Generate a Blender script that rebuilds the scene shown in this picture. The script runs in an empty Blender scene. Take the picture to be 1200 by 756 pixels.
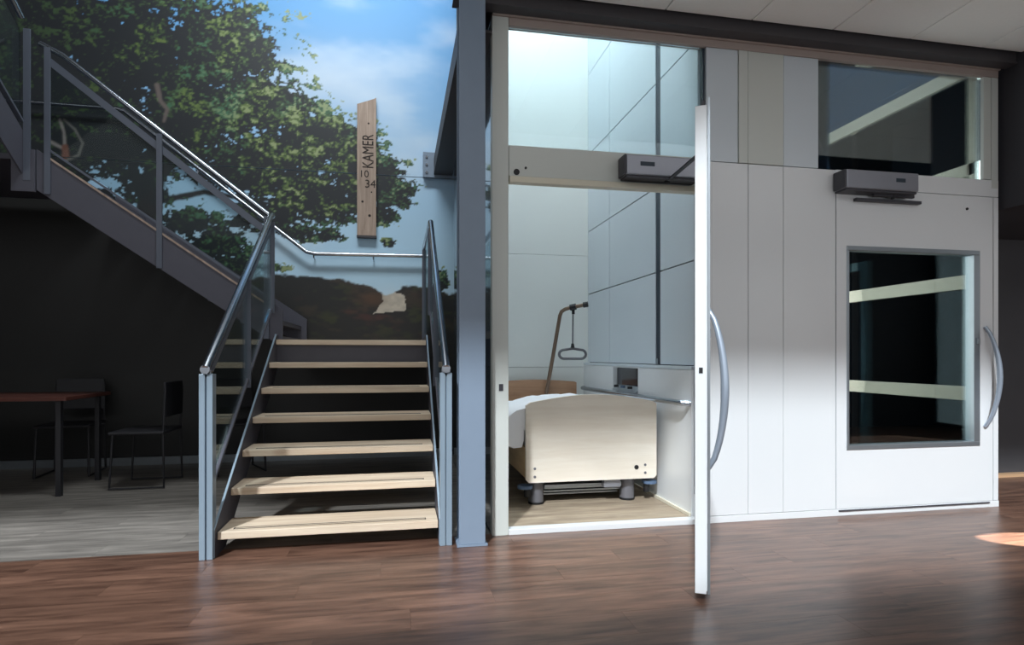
import bpy, bmesh, math, random
import numpy as np
from mathutils import Vector, Matrix

random.seed(4)
C = bpy.context.scene.collection
SC = bpy.context.scene

# ------------------------------------------------------------------ camera
YAW = math.atan(133 / 692)                    # looks a little to the right of the +Y axis
cam_d = bpy.data.cameras.new('camera'); cam = bpy.data.objects.new('camera', cam_d); C.objects.link(cam)
cam.location = (0, 0, 1.05); cam.rotation_euler = (math.pi / 2, 0, -YAW)
cam_d.sensor_width = 36; cam_d.lens = 36 * 692 / 1200
cam_d.shift_x = 0; cam_d.shift_y = (417 - 378) / 1200
cam_d.clip_start = 0.05
SC.camera = cam

# ------------------------------------------------------------------ world, sun, daylight
SC.view_settings.view_transform = 'Standard'; SC.view_settings.look = 'None'
SC.view_settings.exposure = 0.30; SC.view_settings.gamma = 1; SC.view_settings.use_curve_mapping = False
w = bpy.data.worlds.new('sky'); SC.world = w; w.use_nodes = True
bg = w.node_tree.nodes['Background']; bg.inputs[0].default_value = (0.95, 0.97, 1.0, 1); bg.inputs[1].default_value = 0.86

def lamp(name, kind, loc, energy, color=(1, 1, 1), direction=None, **kw):
    d = bpy.data.lights.new(name, kind); d.energy = energy; d.color = color
    for k, v in kw.items(): setattr(d, k, v)
    o = bpy.data.objects.new(name, d); C.objects.link(o); o.location = loc
    if direction is not None:
        o.rotation_euler = Vector(direction).to_track_quat('-Z', 'Y').to_euler()
    return o
# low sun coming in through the glazed front behind the camera; its beam stops at the window head
lamp('sun', 'SUN', (0, -6, 6), 3.7, (0.88, 0.94, 1.0), (0.52, 1, -1.0), angle=math.radians(3.0))
# portals only guide the sky light through the window openings
def portal(x0, x1, z0, z1, y):
    p = lamp('window_portal', 'AREA', ((x0 + x1) / 2, y, (z0 + z1) / 2), 1, direction=(0, 1, 0), shape='RECTANGLE', size=x1 - x0, size_y=z1 - z0)
    p.data.cycles.is_portal = True
portal(-3.2, 6.0, 0.9, 2.4, -0.86)
portal(-6.6, 6.0, 3.05, 5.19, -0.86)
p = lamp('window_portal', 'AREA', (8.1, 1.2, 1.9), 1, direction=(-1, 0, 0), shape='RECTANGLE', size=2.0, size_y=2.0); p.data.cycles.is_portal = True  # portal for the side opening added to brighten the ceiling
# unseen area lamp added above the stair well to brighten the mural
lamp('mural_fill', 'AREA', (-0.5, 3.7, 6.35), 190, (0.9, 0.96, 1.0), (0, 0.85, -1), shape='RECTANGLE', size=2.4, size_y=1.2)
# strip light atop the left shaft; one added to brighten the right bay's rails
for lx, le in ((1.2, 120), (3.4, 150)): lamp('shaft_light', 'AREA', (lx, 4.3, 6.15), le, (0.86, 0.94, 1.0), (0.05, 0.1, -1), shape='RECTANGLE', size=0.8, size_y=1.4)
lamp('bay_fill', 'AREA', (2.84, 4.5, 1.6), 26, (1.0, 0.98, 0.93), (1, 0, 0), shape='RECTANGLE', size=0.8, size_y=2.4)  # unseen lamp added on the bay's left wall to brighten the side rails
# second patch of low sun that reaches the floor at the right, a spot lamp aimed through the added side opening
lamp('side_sun', 'SPOT', (9.5, 0.9, 2.9), 30000, (1.0, 0.95, 0.86), (-5.88, 1.82, -2.9), spot_size=math.radians(2.5), spot_blend=0.05, shadow_soft_size=0.01)

# ------------------------------------------------------------------ materials
def _mat(name):
    m = bpy.data.materials.new(name); m.use_nodes = True
    nt = m.node_tree; b = nt.nodes['Principled BSDF']; return m, nt, b
def srgb(r, g, b):
    f = lambda c: (c / 255 / 12.92) if c / 255 <= 0.04045 else ((c / 255 + 0.055) / 1.055) ** 2.4
    return (f(r), f(g), f(b), 1)
def plain(name, col, rough=0.5, metal=0.0, noise=0.06, scale=12, bump=0.0, coat=0.0, spec=0.5):
    m, nt, b = _mat(name); N, L = nt.nodes, nt.links
    tc = N.new('ShaderNodeTexCoord'); nz = N.new('ShaderNodeTexNoise'); nz.inputs['Scale'].default_value = scale
    nz.inputs['Detail'].default_value = 4; L.new(tc.outputs['Object'], nz.inputs['Vector'])
    mx = N.new('ShaderNodeMix'); mx.data_type = 'RGBA'
    c = srgb(*col)
    mx.inputs[6].default_value = tuple(x * (1 - noise) for x in c[:3]) + (1,)
    mx.inputs[7].default_value = tuple(min(1, x * (1 + noise)) for x in c[:3]) + (1,)
    L.new(nz.outputs['Fac'], mx.inputs[0]); L.new(mx.outputs[2], b.inputs['Base Color'])
    b.inputs['Roughness'].default_value = rough; b.inputs['Metallic'].default_value = metal
    b.inputs['Coat Weight'].default_value = coat; b.inputs['Specular IOR Level'].default_value = spec
    if bump:
        bp = N.new('ShaderNodeBump'); bp.inputs['Strength'].default_value = bump; bp.inputs['Distance'].default_value = 0.002
        L.new(nz.outputs['Fac'], bp.inputs['Height']); L.new(bp.outputs[0], b.inputs['Normal'])
    return m
def wood(name, dark, light, axis='X', stretch=14, scale=2.2, rough=0.45, vary=0.35, coat=0.0, bump=0.15):
    m, nt, b = _mat(name); N, L = nt.nodes, nt.links
    tc = N.new('ShaderNodeTexCoord'); oi = N.new('ShaderNodeObjectInfo'); mp = N.new('ShaderNodeMapping')
    s = {'X': (1, stretch, stretch), 'Y': (stretch, 1, stretch), 'Z': (stretch, stretch, 1)}[axis]
    mp.inputs['Scale'].default_value = s
    ad = N.new('ShaderNodeVectorMath'); ad.operation = 'ADD'
    ml = N.new('ShaderNodeVectorMath'); ml.operation = 'SCALE'; ml.inputs[0].default_value = (17, 11, 7)
    L.new(oi.outputs['Random'], ml.inputs['Scale']); L.new(tc.outputs['Object'], ad.inputs[0]); L.new(ml.outputs[0], ad.inputs[1])
    L.new(ad.outputs[0], mp.inputs['Vector'])
    n1 = N.new('ShaderNodeTexNoise'); n1.inputs['Scale'].default_value = scale; n1.inputs['Detail'].default_value = 7
    n1.inputs['Roughness'].default_value = 0.62; n1.inputs['Distortion'].default_value = 0.5
    L.new(mp.outputs[0], n1.inputs['Vector'])
    n2 = N.new('ShaderNodeTexNoise'); n2.inputs['Scale'].default_value = 1.3; n2.inputs['Detail'].default_value = 3
    L.new(ad.outputs[0], n2.inputs['Vector'])
    r = N.new('ShaderNodeValToRGB'); r.color_ramp.elements[0].position = 0.3; r.color_ramp.elements[1].position = 0.72
    r.color_ramp.elements[0].color = srgb(*dark); r.color_ramp.elements[1].color = srgb(*light)
    L.new(n1.outputs['Fac'], r.inputs[0])
    hs = N.new('ShaderNodeHueSaturation')
    ma = N.new('ShaderNodeMath'); ma.operation = 'MULTIPLY_ADD'; ma.inputs[1].default_value = vary; ma.inputs[2].default_value = 1 - vary / 2
    mb = N.new('ShaderNodeMath'); mb.operation = 'MULTIPLY_ADD'; mb.inputs[1].default_value = 0.5; mb.inputs[2].default_value = -0.25
    mc = N.new('ShaderNodeMath'); mc.operation = 'ADD'
    L.new(oi.outputs['Random'], ma.inputs[0]); L.new(n2.outputs['Fac'], mb.inputs[0]); L.new(ma.outputs[0], mc.inputs[0]); L.new(mb.outputs[0], mc.inputs[1])
    L.new(mc.outputs[0], hs.inputs['Value']); L.new(r.outputs[0], hs.inputs['Color']); L.new(hs.outputs[0], b.inputs['Base Color'])
    b.inputs['Roughness'].default_value = rough; b.inputs['Coat Weight'].default_value = coat; b.inputs['Coat Roughness'].default_value = 0.25
    bp = N.new('ShaderNodeBump'); bp.inputs['Strength'].default_value = bump; bp.inputs['Distance'].default_value = 0.002
    L.new(n1.outputs['Fac'], bp.inputs['Height']); L.new(bp.outputs[0], b.inputs['Normal'])
    return m
def glass(name, tint, refl=1.0, base=0.0, rough=0.0):
    m = bpy.data.materials.new(name); m.use_nodes = True; nt = m.node_tree; N, L = nt.nodes, nt.links
    for n in list(N): N.remove(n)
    o = N.new('ShaderNodeOutputMaterial'); mx = N.new('ShaderNodeMixShader'); t = N.new('ShaderNodeBsdfTransparent'); g = N.new('ShaderNodeBsdfGlossy')
    t.inputs[0].default_value = tuple(tint) + (1,); g.inputs['Roughness'].default_value = rough; g.inputs['Color'].default_value = (0.95, 1, 1, 1)
    f = N.new('ShaderNodeFresnel'); f.inputs[0].default_value = 1.5
    ma = N.new('ShaderNodeMath'); ma.operation = 'MULTIPLY_ADD'; ma.inputs[1].default_value = refl; ma.inputs[2].default_value = base; ma.use_clamp = True
    L.new(f.outputs[0], ma.inputs[0]); L.new(ma.outputs[0], mx.inputs[0]); L.new(t.outputs[0], mx.inputs[1]); L.new(g.outputs[0], mx.inputs[2]); L.new(mx.outputs[0], o.inputs[0])
    return m
M = dict(
    shaded=plain('charcoal stair steel', (84, 84, 94), 0.5, 0.15, 0.06),  # same steel as the column, darkened for the shade on the stairs
    upmetal=plain('grey rail steel', (92, 98, 110), 0.42, 0.2, 0.05),
    steel=plain('painted grey blue steel', (130, 146, 164), 0.45, 0.0, 0.04),
    dark_steel=plain('dark beam steel', (72, 69, 72), 0.55, 0.1, 0.06),
    post=plain('galvanised post steel', (142, 160, 174), 0.32, 0.15, 0.04),
    chrome=plain('brushed stainless tube', (178, 184, 192), 0.24, 1.0, 0.03, 40),
    handle=plain('satin steel handle', (168, 180, 194), 0.3, 0.45, 0.03),
    alu=plain('satin aluminium', (170, 178, 184), 0.33, 0.75, 0.04, 30),
    white=plain('white lacquered panel', (226, 229, 230), 0.3, 0, 0.015, 2, coat=0.15),
    frame=plain('off white lift frame', (204, 208, 202), 0.38, 0, 0.02, 3),
    toprail=plain('taupe top profile', (170, 156, 148), 0.5, 0, 0.04),
    opener=plain('grey anodised opener', (152, 154, 162), 0.35, 0.55, 0.04),
    opener_dark=plain('dark grey plastic end cap', (62, 62, 68), 0.45),
    cream=plain('cream profile', (222, 216, 196), 0.5, 0, 0.02),
    shaft=plain('shaft panel pale grey', (205, 214, 220), 0.28, 0.0, 0.02, 2, coat=0.2),
    shaft_back=plain('shaft back wall', (214, 218, 214), 0.45, 0, 0.02, 2),
    shaft_side=plain('glossy side cladding', (92, 104, 118), 0.06, 0.2, 0.03, 3, coat=0.6),
    black=plain('black rubber', (22, 22, 24), 0.55, 0, 0.1),
    slot=plain('dark slot', (38, 52, 64), 0.5),
    ceiling=plain('mineral ceiling tile', (246, 246, 242), 0.9, 0, 0.03, 60, bump=0.2),
    plaster=plain('dark plaster', (60, 58, 58), 0.85, 0, 0.08, 5),
    plaster_l=plain('grey plaster', (120, 118, 116), 0.85, 0, 0.05, 5),
    bulk=plain('dark grey bulkhead', (50, 49, 54), 0.7, 0, 0.06, 4),
    dark=plain('near black wall', (84, 84, 88), 0.8, 0, 0.1, 4),
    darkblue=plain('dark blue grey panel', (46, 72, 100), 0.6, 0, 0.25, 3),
    beech=wood('beech board', (230, 219, 202), (242, 234, 220), 'X', 10, 2.0, 0.42, 0.05, 0.15, 0.05),
    beech_v=wood('side beech board', (196, 160, 116), (216, 184, 140), 'Y', 10, 2.0, 0.45, 0.05),
    headwood=wood('headboard wood', (150, 112, 84), (176, 138, 106), 'X', 10, 2.0, 0.5, 0.05),
    oak=wood('pale oak tread', (200, 176, 150), (230, 214, 190), 'X', 16, 1.6, 0.5, 0.12, 0.0, 0.1),
    signwood=wood('rough sign plank', (146, 126, 112), (188, 168, 152), 'Z', 16, 2.6, 0.7, 0.05, 0.0, 0.4),
    brown=wood('brown floor plank', (68, 46, 37), (134, 100, 82), 'X', 9, 2.4, 0.36, 0.16, 0.25, 0.12),
    grey=wood('grey floor plank', (92, 88, 83), (152, 146, 138), 'X', 9, 2.2, 0.5, 0.2, 0.0, 0.2),
    carfloor=wood('lift floor plank', (128, 112, 96), (182, 166, 142), 'X', 7, 2.4, 0.5, 0.2),
    linen=plain('white bed linen', (236, 237, 240), 0.9, 0, 0.02, 6),
    legmetal=plain('grey lacquered bed leg', (118, 118, 124), 0.4, 0.4),
    caster=plain('blue grey bumper', (84, 104, 130), 0.5),
    polecol=plain('bronze grey tube', (120, 100, 84), 0.4, 0.4),
    plastic=plain('grey plastic grip', (92, 92, 96), 0.5),
    redtop=plain('red brown tabletop', (92, 54, 46), 0.4, 0, 0.1),
    chairm=plain('black chair shell', (40, 40, 44), 0.5),
    ink=plain('dark sign ink', (44, 36, 32), 0.8),
    screen=plain('black glass display', (34, 36, 50), 0.12, 0, 0.1, coat=0.5),
    glass=glass('clear railing glass', (0.84, 0.89, 0.89), 0.4, 0.01),
    tglass=glass('transom glass', (0.90, 0.955, 0.97), 0.8, 0.0),
    uglass=glass('matt coated railing glass', (0.86, 0.90, 0.90), 0.12, 0.0),
    sglass=glass('smoked shaft side glass', (0.50, 0.56, 0.60), 0.06, 0.0),
    dglass=glass('tinted lift glass', (0.55, 0.61, 0.64), 0.7, 0.01),
    palegreen=plain('pale green frame', (150, 172, 168), 0.5),
    patchw=plain('pale strip wood', (220, 180, 140), 0.5),
)

# ------------------------------------------------------------------ mesh helpers
class MB:
    def __init__(s): s.v = []; s.f = []; s.sm = []
    def add(s, vs, fs, smooth=False):
        o = len(s.v); s.v += [tuple(v) for v in vs]; s.f += [tuple(i + o for i in f) for f in fs]; s.sm += [smooth] * len(fs); return s
    def box(s, x0, x1, y0, y1, z0, z1, b=0.0):
        if b <= 0:
            v = [(x, y, z) for z in (z0, z1) for y in (y0, y1) for x in (x0, x1)]
            f = [(0, 2, 3, 1), (4, 5, 7, 6), (0, 1, 5, 4), (2, 6, 7, 3), (0, 4, 6, 2), (1, 3, 7, 5)]
            return s.add(v, f)
        bm = bmesh.new(); bmesh.ops.create_cube(bm, size=1)
        for v in bm.verts: v.co = Vector(((x0 + x1) / 2 + v.co.x * (x1 - x0), (y0 + y1) / 2 + v.co.y * (y1 - y0), (z0 + z1) / 2 + v.co.z * (z1 - z0)))
        bmesh.ops.bevel(bm, geom=list(bm.edges), offset=b, segments=2, profile=0.5, affect='EDGES')
        bm.verts.index_update(); s.add([v.co[:] for v in bm.verts], [tuple(v.index for v in f.verts) for f in bm.faces]); bm.free(); return s
    def prism(s, poly, axis, a, b):
        """poly: 2D outline; axis 'X': poly is (y,z), 'Y': (x,z), 'Z': (x,y); from a to b along the axis"""
        P = {'X': lambda p, t: (t, p[0], p[1]), 'Y': lambda p, t: (p[0], t, p[1]), 'Z': lambda p, t: (p[0], p[1], t)}[axis]
        n = len(poly); v = [P(p, a) for p in poly] + [P(p, b) for p in poly]
        f = [tuple(range(n - 1, -1, -1)), tuple(range(n, 2 * n))] + [(i, (i + 1) % n, n + (i + 1) % n, n + i) for i in range(n)]
        return s.add(v, f)
    def tube(s, pts, r, n=12, closed=False, flat=None):
        pts = [Vector(p) for p in pts]; m = len(pts); rings = []
        up = None
        for i, p in enumerate(pts):
            if closed: t = (pts[(i + 1) % m] - pts[i - 1]).normalized()
            else:
                a = (pts[i] - pts[i - 1]).normalized() if i else None; c = (pts[i + 1] - pts[i]).normalized() if i < m - 1 else None
                t = c if a is None else a if c is None else (a + c).normalized()
            if up is None: up = Vector((0, 0, 1)) if abs(t.z) < 0.9 else Vector((1, 0, 0))
            q = t.cross(up).normalized(); u2 = q.cross(t).normalized(); up = u2
            rr = r[i] if isinstance(r, (list, tuple)) else r
            rings.append([p + (q * math.cos(2 * math.pi * k / n) + u2 * math.sin(2 * math.pi * k / n)) * rr for k in range(n)])
        v = [x for rg in rings for x in rg]; f = []
        for i in range(m if closed else m - 1):
            j = (i + 1) % m
            for k in range(n): f.append((i * n + k, i * n + (k + 1) % n, j * n + (k + 1) % n, j * n + k))
        if not closed: f += [tuple(range(n - 1, -1, -1)), tuple((m - 1) * n + k for k in range(n))]
        return s.add(v, f, True)
    def cyl(s, c, r, h, n=24, axis='Z', r2=None):
        d = {'X': Vector((h, 0, 0)), 'Y': Vector((0, h, 0)), 'Z': Vector((0, 0, h))}[axis]; c = Vector(c)
        return s.tube([c, c + d], [r, r if r2 is None else r2], n)
    def build(s, name, mat, parent=None, kind=None):
        me = bpy.data.meshes.new(name); me.from_pydata(s.v, [], s.f); me.update()
        me.polygons.foreach_set('use_smooth', s.sm)
        if any(s.sm): me.set_sharp_from_angle(angle=math.radians(40))
        me.materials.append(mat)
        bm = bmesh.new(); bm.from_mesh(me); bmesh.ops.recalc_face_normals(bm, faces=bm.faces[:]); bm.to_mesh(me); bm.free()
        o = bpy.data.objects.new(name, me); C.objects.link(o)
        if parent: o.parent = parent
        if kind: o['kind'] = kind
        return o
def B(name, mat, x0, x1, y0, y1, z0, z1, parent=None, b=0.0, kind=None):
    return MB().box(x0, x1, y0, y1, z0, z1, b).build(name, mat, parent, kind)
def thing(name, label, cat, group=None, loc=(0, 0, 0)):
    o = bpy.data.objects.new(name, None); C.objects.link(o); o.location = loc; o.empty_display_size = 0.2
    return tag(o, label, cat, group)
def tag(o, label, cat, group=None):
    o['label'] = label; o['category'] = cat
    if group: o['group'] = group
    return o
def skin(o, label): o['label'] = label; return o
def bar(mb, p, q, wdt, hgt, axis='X'):
    """flat bar from p to q; wdt measured along the world axis given, hgt across it"""
    p, q = Vector(p), Vector(q); t = (q - p).normalized(); a = Vector((1, 0, 0)) if axis == 'X' else Vector((0, 1, 0))
    n = t.cross(a).normalized(); v = []
    for e in (p, q):
        for sa, sn in ((-1, -1), (1, -1), (1, 1), (-1, 1)): v.append(e + a * sa * wdt / 2 + n * sn * hgt / 2)
    return mb.add(v, [(0, 3, 2, 1), (4, 5, 6, 7), (0, 1, 5, 4), (1, 2, 6, 5), (2, 3, 7, 6), (3, 0, 4, 7)])
def arc(c, r, a0, a1, n, plane='XZ'):
    out = []
    for i in range(n + 1):
        a = a0 + (a1 - a0) * i / n; out.append((c[0] + r * math.cos(a), c[1] + r * math.sin(a)))
    return out

# ================================================================== THE SETTING
floor = B('floor', M['plaster_l'], -7.0, 8.0, -0.9, 7.0, -0.12, -0.014, kind='structure')
FB = 3.44   # the brown boards end here, grey boards go on behind
B('floor_base', M['brown'], -7.0, 8.0, -0.9, 1.53, -0.014, 0.0, floor)
def planks(name, x0, x1, y0, rows, wd, ln, mat):
    meshes = {}
    for r in range(rows):
        off = (r * 0.37 * ln * 1.9) % ln
        x = x0 - off; y = y0 + r * wd
        while x < x1:
            a, b = max(x, x0), min(x + ln, x1)
            if b - a > 0.03:
                key = round(b - a, 3)
                if key not in meshes:
                    o = MB().box(-key / 2 + .0004, key / 2 - .0004, -wd / 2 + .0004, wd / 2 - .0004, -0.0135, 0.0).build(name, mat, floor); meshes[key] = o.data
                else:
                    o = bpy.data.objects.new(name, meshes[key]); C.objects.link(o); o.parent = floor
                o.location = ((a + b) / 2, y + wd / 2, 0)
            x += ln
planks('floor_board', -2.6, 5.6, 1.53, 10, 0.191, 1.21, M['brown'])
planks('grey_floor_board', -4.0, 0.53, FB, 8, 0.191, 1.21, M['grey'])
B('floor_edge_boards', M['grey'], -7.0, 0.53, FB + 8 * .191, 6.3, -0.014, 0.0, floor)
B('floor_edge_boards', M['brown'], -7.0, -2.6, 1.53, FB, -0.014, 0.0, floor)
B('floor_edge_boards', M['grey'], -7.0, -4.0, FB, FB + 8 * .191, -0.014, 0.0, floor)
B('floor_edge_boards', M['brown'], 5.6, 8.0, 1.53, 6.0, -0.014, 0.0, floor)
B('floor_edge_boards', M['brown'], 4.12, 5.6, FB, 6.0, -0.014, 0.0, floor)

wb = B('wall_back', M['dark'], -7.0, 8.0, 6.31, 6.5, 0, 6.5, kind='structure')
B('wall_left', M['dark'], -7.15, -7.0, -0.9, 6.5, 0, 6.5, kind='structure')
mb = MB(); mb.box(8.0, 8.15, -0.9, .2, 0, 6.5); mb.box(8.0, 8.15, .2, 2.2, 0, .9); mb.box(8.0, 8.15, .2, 2.2, 2.9, 6.5); mb.build('wall_right', M['plaster'], kind='structure')  # opening added in the unseen wall to let sky light onto the ceiling
B('wall_right', M['plaster'], 8.0, 8.15, 2.2, 6.5, 0, 6.5, kind='structure')
# unseen front wall; its bands and head are shaped to trim the sun beam
mb = MB(); mb.box(-7, 8, -0.9, -0.75, 5.19, 6.5); mb.box(-7, 8, -0.9, -0.75, 2.40, 3.05); mb.box(-7, 8, -0.9, -0.75, 0, 0.9)
for a_, b_, c_ in ((-7, -6.6, -3.2), (6.0, 8.0, 8.0)): mb.box(a_, c_, -0.9, -0.75, 0.9, 2.40); mb.box(a_, b_, -0.9, -0.75, 3.05, 5.19)
mb.build('wall_front', M['plaster'], kind='structure')
# atrium roof, seen by nothing but the mural wall
mb = MB(); mb.box(-7, 8.0, -0.9, 6.5, 6.501, 6.6); mb.build('trim_roof', M['dark'], kind='structure')
# suspended ceiling
ceil = B('ceiling', M['plaster_l'], 0.30, 8.0, 1.45, 3.27, 3.135, 3.3, kind='structure')
tile = None
gx0, gy0, P_ = 0.32, -0.32, 0.60
for i in range(11):
    for j in range(3):
        x = 2.120 - 0.565 * 3 + i * 0.565; y = 3.27 - (j + 1) * 0.585
        if tile is None:
            tile = MB().box(0.003, 0.562, 0.003, 0.582, 3.10, 3.134, 0.003).build('ceiling_tile', M['ceiling'], ceil); o = tile
        else:
            o = bpy.data.objects.new('ceiling_tile', tile.data); C.objects.link(o); o.parent = ceil
        o.location = (x, y, 0)
B('wall_upper_right', M['plaster'], 0.30, 8.0, 3.60, 3.66, 3.3, 6.5, kind='structure')
B('wall_atrium_side', M['plaster_l'], 0.30, 0.36, 1.51, 3.60, 3.301, 6.5, kind='structure')
B('wall_gallery', M['plaster_l'], 0.30, 8.0, 1.45, 1.51, 3.301, 6.5, kind='structure')
# right hand end: bulkhead, wall, pale strip along the floor
mb = MB(); mb.box(4.13, 8.0, 2.9, 4.32, 2.07, 3.13); mb.build('wall_bulkhead', M['bulk'], kind='structure')
B('wall_niche', M['dark'], 4.95, 8.0, 4.27, 4.35, 0, 2.07, kind='structure')
B('trim_floor_strip', M['patchw'], 4.95, 8.0, 4.20, 4.27, 0, 0.025, kind='structure')
df = thing('door_frame', 'pale green metal door frame seen through the right lift door glass', 'door frame')
mb = MB(); mb.box(4.40, 4.46, 4.90, 4.98, 0.0, 1.96); mb.build('jamb', M['palegreen'], df)
mb = MB(); mb.box(4.40, 4.46, 4.98, 5.86, 1.88, 1.96); mb.build('frame_head', M['palegreen'], df)
mb = MB(); mb.box(4.40, 4.46, 5.86, 5.94, 0.0, 1.96); mb.build('jamb', M['palegreen'], df)
B('baseboard_back', M['alu'], -7.0, 0.5, 6.24, 6.262, 0.0, 0.075, kind='structure')

# ================================================================== MURAL
CS, SN = math.cos(YAW), math.sin(YAW)
MY = 6.25
def wx(px):   # photo column -> X on the mural wall; the print is flat and stays on that wall
    u = (px - 600) / 692; return MY * (SN + u * CS) / (CS - u * SN)
def wz(px, py):
    u = (px - 600) / 692; return 1.05 + (417 - py) / 692 * MY / (CS - u * SN)
def W(px, py): return (wx(px), wz(px, py))
rng = np.random.default_rng(7)
def vnoise(X, Z, f, seed):
    r = np.random.default_rng(seed); G = r.random((256, 256))
    x = X * f + 100; z = Z * f + 50; xi = np.floor(x).astype(int); zi = np.floor(z).astype(int); fx = x - xi; fz = z - zi
    fx = fx * fx * (3 - 2 * fx); fz = fz * fz * (3 - 2 * fz)
    g = lambda a, b: G[a % 256, b % 256]
    return (g(xi, zi) * (1 - fx) + g(xi + 1, zi) * fx) * (1 - fz) + (g(xi, zi + 1) * (1 - fx) + g(xi + 1, zi + 1) * fx) * fz
def fbm(X, Z, f, seed, o=4):
    t = 0; a = 1; s_ = 0
    for k in range(o): t = t + a * vnoise(X, Z, f * 2 ** k, seed + k); s_ += a; a *= 0.55
    return t / s_
def lin(c): return np.array(srgb(*c)[:3])
def sstep(a, b, x): t = np.clip((x - a) / (b - a), 0, 1); return t * t * (3 - 2 * t)
def mixc(c, col, m): return c * (1 - m[..., None]) + np.asarray(col) * m[..., None]
def paint(X, Z):
    # sky
    t = sstep(1.6, 4.8, Z)
    col = lin((196, 230, 250)) * (1 - t)[..., None] + lin((96, 160, 214)) * t[..., None]
    cl = fbm(X * 0.7, Z * 1.4, 1.3, 31, 5)
    col = mixc(col, lin((226, 238, 246)), sstep(0.5, 0.85, cl) * 0.4)
    for (px, py, rx, rz, s) in ((385, 95, .7, .35, .75), (475, 195, .35, .3, .7), (440, 110, .4, .3, .4)):
        cx, cz = W(px, py); d = ((X - cx) / rx) ** 2 + ((Z - cz) / rz) ** 2
        col = mixc(col, lin((228, 238, 246)), np.exp(-d * 1.5) * s * (0.4 + 0.6 * cl))
    # crown lobes: px, py, radius x, radius z, weight
    lob = [(60, 110, 1.15, .95, 1), (150, 60, .95, .80, 1), (250, 60, .75, .60, 1), (30, 200, .75, .42, 1), (230, 130, .75, .50, 1), (120, 155, .9, .5, 1), (310, 125, .62, .36, 1),
           (370, 165, .68, .33, 1), (300, 195, .75, .36, 1), (430, 205, .50, .26, 1), (455, 225, .30, .20, 1), (380, 235, .62, .25, 1), (320, 250, .42, .20, 1), (445, 248, .2, .12, .9),
           (345, 272, .26, .10, .9), (385, 275, .18, .07, .8), (250, 285, .34, .22, .8), (222, 262, .32, .16, .8), (285, 262, .18, .11, .7), (190, 300, .35, .2, .9),
           (100, 240, .42, .25, 1), (165, 215, .30, .22, .7), (205, 160, .5, .35, 1), (20, 40, .9, .8, 1), (258, 200, .36, .28, .75), (455, 285, .08, .06, .8), (515, 330, .10, .14, .9), (270, 312, .4, .13, .8)]
    F = np.full_like(X, -9.0); top = np.zeros_like(X); wsum = np.zeros_like(X) + 1e-6
    for px, py, rx, rz, wt in lob:
        cx, cz = W(px, py); d = np.sqrt(((X - cx) / rx) ** 2 + ((Z - cz) / rz) ** 2)
        F = np.maximum(F, (1 - d) * wt)
        ww = np.exp(-(d ** 2) * 1.6); top += ww * (Z - cz) / rz; wsum += ww
    top = top / wsum
    n1 = fbm(X, Z * 1.7, 4.6, 3, 4); n2 = fbm(X, Z * 1.25, 17, 9, 3); n3 = fbm(X, Z * 1.2, 42, 77, 2)
    dens = F + (n1 - 0.5) * 1.05 + (n2 - 0.5) * 0.85 + (n3 - .5) * .45
    leaf = sstep(0.02, 0.10, dens)
    # trunk and branches first (behind the leaves)
    def stroke(c, pts, r0, r1, color, soft=0.012, hi=None):
        P_ = [W(*p) for p in pts]; best = np.full_like(X, 9.0)
        nseg = len(P_) - 1
        for i in range(nseg):
            ax, az = P_[i]; bx, bz = P_[i + 1]; L2 = (bx - ax) ** 2 + (bz - az) ** 2
            tt = np.clip(((X - ax) * (bx - ax) + (Z - az) * (bz - az)) / L2, 0, 1)
            rr = r0 + (r1 - r0) * (i + tt) / nseg
            best = np.minimum(best, np.hypot(X - ax - tt * (bx - ax), Z - az - tt * (bz - az)) - rr * (0.85 + 0.5 * n2))
        return mixc(c, color, sstep(soft, -soft, best))
    bark = lin((40, 36, 38)); barkl = lin((104, 94, 90))
    col = stroke(col, [(172, 285), (176, 230), (186, 180), (190, 130), (184, 90), (188, 30)], .12, .06, bark)
    col = stroke(col, [(176, 255), (164, 215), (146, 180)], .05, .03, bark)
    col = stroke(col, [(180, 210), (215, 180), (255, 155), (300, 140)], .05, .02, bark)
    col = stroke(col, [(190, 235), (240, 225), (300, 235), (340, 245)], .03, .012, bark)
    # leaves: dark undersides, olive and yellow green tops in small clumps
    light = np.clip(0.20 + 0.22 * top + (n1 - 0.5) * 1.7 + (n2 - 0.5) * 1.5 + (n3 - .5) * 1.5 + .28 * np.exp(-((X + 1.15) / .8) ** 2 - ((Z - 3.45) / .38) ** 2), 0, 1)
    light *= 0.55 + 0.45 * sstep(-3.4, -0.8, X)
    hue = fbm(X, Z, 3.0, 55, 2)
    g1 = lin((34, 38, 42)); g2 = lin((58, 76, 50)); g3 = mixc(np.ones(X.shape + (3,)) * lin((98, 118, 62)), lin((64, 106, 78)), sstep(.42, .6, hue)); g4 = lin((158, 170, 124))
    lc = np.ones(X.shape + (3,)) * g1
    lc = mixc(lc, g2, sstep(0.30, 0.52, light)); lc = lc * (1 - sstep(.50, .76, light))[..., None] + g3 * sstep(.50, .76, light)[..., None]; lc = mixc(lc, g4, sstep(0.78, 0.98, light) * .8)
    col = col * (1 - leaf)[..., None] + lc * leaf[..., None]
    # bare pale twigs at the left and lit bark
    col = stroke(col, [(57, 165), (76, 175), (75, 155), (70, 140)], .014, .008, lin((150, 140, 136)))
    col = stroke(col, [(77, 183), (76, 172)], .03, .022, lin((128, 84, 70)))
    col = stroke(col, [(78, 188), (92, 182), (97, 168), (88, 152), (75, 140)], .012, .006, lin((120, 116, 110)))
    col = stroke(col, [(184, 100), (188, 118), (196, 128), (192, 142)], .022, .012, barkl)
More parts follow.
